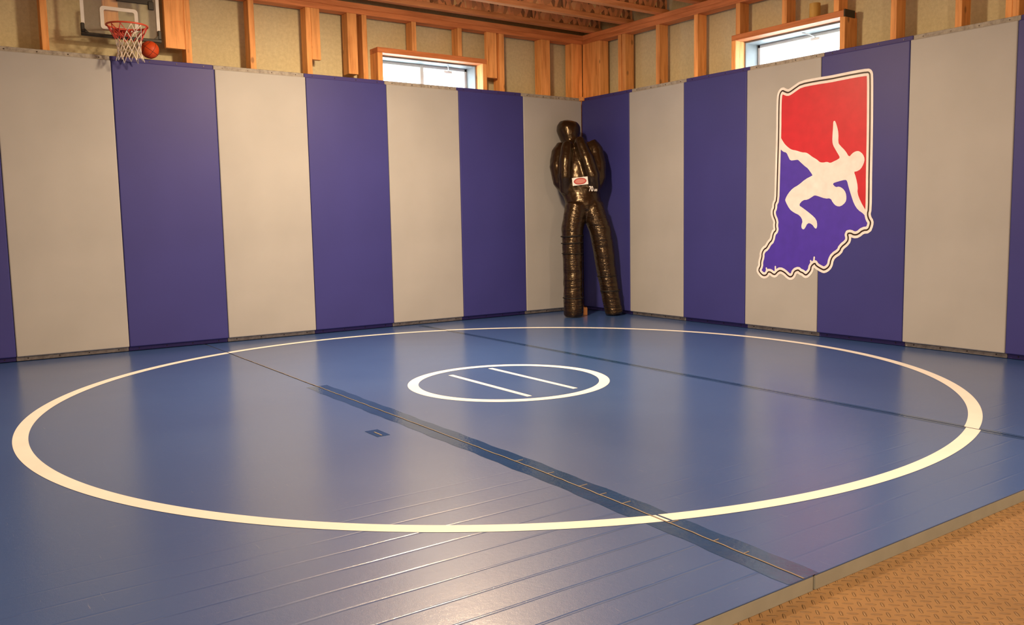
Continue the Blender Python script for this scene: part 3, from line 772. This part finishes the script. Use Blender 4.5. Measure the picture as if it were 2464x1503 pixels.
# straps stitched around the legs
def strap(c, ra, rb, h=0.008, tilt=0.0):
    mb = MB(); n = 36; rings = []
    c = V(c); u = SIDE.normalized(); w_ = V((0, 0, 1)).cross(u)
    for dz, e in ((-h, 0.0), (-h * 0.6, 0.0025), (h * 0.6, 0.0025), (h, 0.0)):
        rings.append([c + u * ((ra + e) * math.cos(2 * math.pi * k / n)) + w_ * ((rb + e) * math.sin(2 * math.pi * k / n)) + V((0, 0, dz + tilt * math.cos(2 * math.pi * k / n))) for k in range(n)])
    mb.loft(rings, True, False); part(mb, 'leg_strap', M['strap'], dm, smooth=True)
strap((-0.405, -0.366, 0.655), 0.092, 0.098, 0.005, 0.004); strap((-0.409, -0.371, 0.600), 0.090, 0.096, 0.004, 0.004)
strap((-0.414, -0.380, 0.515), 0.0865, 0.092, 0.003, 0.0); strap((-0.431, -0.404, 0.158), 0.0835, 0.085, 0.004, 0.0)
strap((-0.152, -0.500, 0.325), 0.0825, 0.087, 0.003, 0.004); strap((-0.131, -0.513, 0.205), 0.081, 0.085, 0.006, 0.002)

# label patch and weight marking on the torso front
FR = V((-0.62, -0.785, 0.0)).normalized()
def on_front(root_pt, W_, H_, mat, name, shape='rect', roll=0.12, off=0.0, sub=None):
    mb = MB(); c = V(root_pt) + FR * off; u = SIDE.normalized(); up = V((0, 0, 1))
    u2 = u * math.cos(roll) + up * math.sin(roll); v2 = up * math.cos(roll) - u * math.sin(roll)
    n = 40 if shape == 'oval' else 4
    pts = [c + u2 * (W_ / 2 * math.cos(2 * math.pi * k / n)) + v2 * (H_ / 2 * math.sin(2 * math.pi * k / n)) for k in range(n)] if shape == 'oval' else [c + u2 * (sx * W_ / 2) + v2 * (sz * H_ / 2) for sx, sz in ((-1, -1), (1, -1), (1, 1), (-1, 1))]
    th = -FR * 0.001
    mb.loft([pts, [p + th for p in pts]])
    bmesh.ops.recalc_face_normals(mb.bm, faces=mb.bm.faces)
    return part(mb, name, mat, dm, sub)
PC = (-0.351, -0.409, 1.092)
pt = on_front(PC, 0.126, 0.062, M['decal_white'], 'logo_patch', roll=0.10, off=0.022); pt['label'] = 'white patch with red oval'
on_front(PC, 0.103, 0.053, M['label_navy'], 'oval_outline', 'oval', 0.10, 0.0228, pt)
on_front(PC, 0.099, 0.049, M['label_red'], 'red_oval', 'oval', 0.10, 0.0234, pt)
on_front(PC, 0.080, 0.036, M['pink'], 'pink_oval', 'oval', 0.10, 0.0240, pt)
def text(body_, size, loc, parent, sx=1.0):
    cu = bpy.data.curves.new('txt', 'FONT'); cu.body = body_; cu.size = size; cu.extrude = 0.0008; cu.offset = size * 0.02
    o = bpy.data.objects.new('txt', cu); COL.objects.link(o)
    dg = bpy.context.evaluated_depsgraph_get(); dg.update()
    me = bpy.data.meshes.new_from_object(o.evaluated_get(dg)); bpy.data.objects.remove(o)
    me.materials.clear(); me.materials.append(M['decal_white'])
    u = SIDE.normalized(); up = V((0, 0, 1)); u2 = (u - up * 0.05).normalized(); nrm = u2.cross(up).normalized(); v2 = nrm.cross(u2)
    L = V(loc) - dm.location
    for v in me.vertices: p = v.co.copy(); v.co = L + u2 * (p.x * sx) + v2 * p.y + nrm * p.z
    ob = bpy.data.objects.new('weight_marking', me); COL.objects.link(ob); ob.parent = dm; ob['label'] = 'white painted weight marking'
TP = V((-0.306, -0.462, 1.012)) + FR * 0.026
text('70', 0.056, TP, dm, 0.62); text('LBS', 0.024, TP + SIDE.normalized() * 0.041, dm, 0.72)

# small wood block on the mat behind the left foot
b_ = solo(MB().box(-0.017, 0.017, -0.022, 0.022, 0.0, 0.062, 0.002), 'wood_offcut', M['stud'], 'small upright wood offcut on the mat behind the dummy foot', 'wood block')
b_.location = (-0.262, -0.345, 0.0005); b_.rotation_euler.z = -0.6
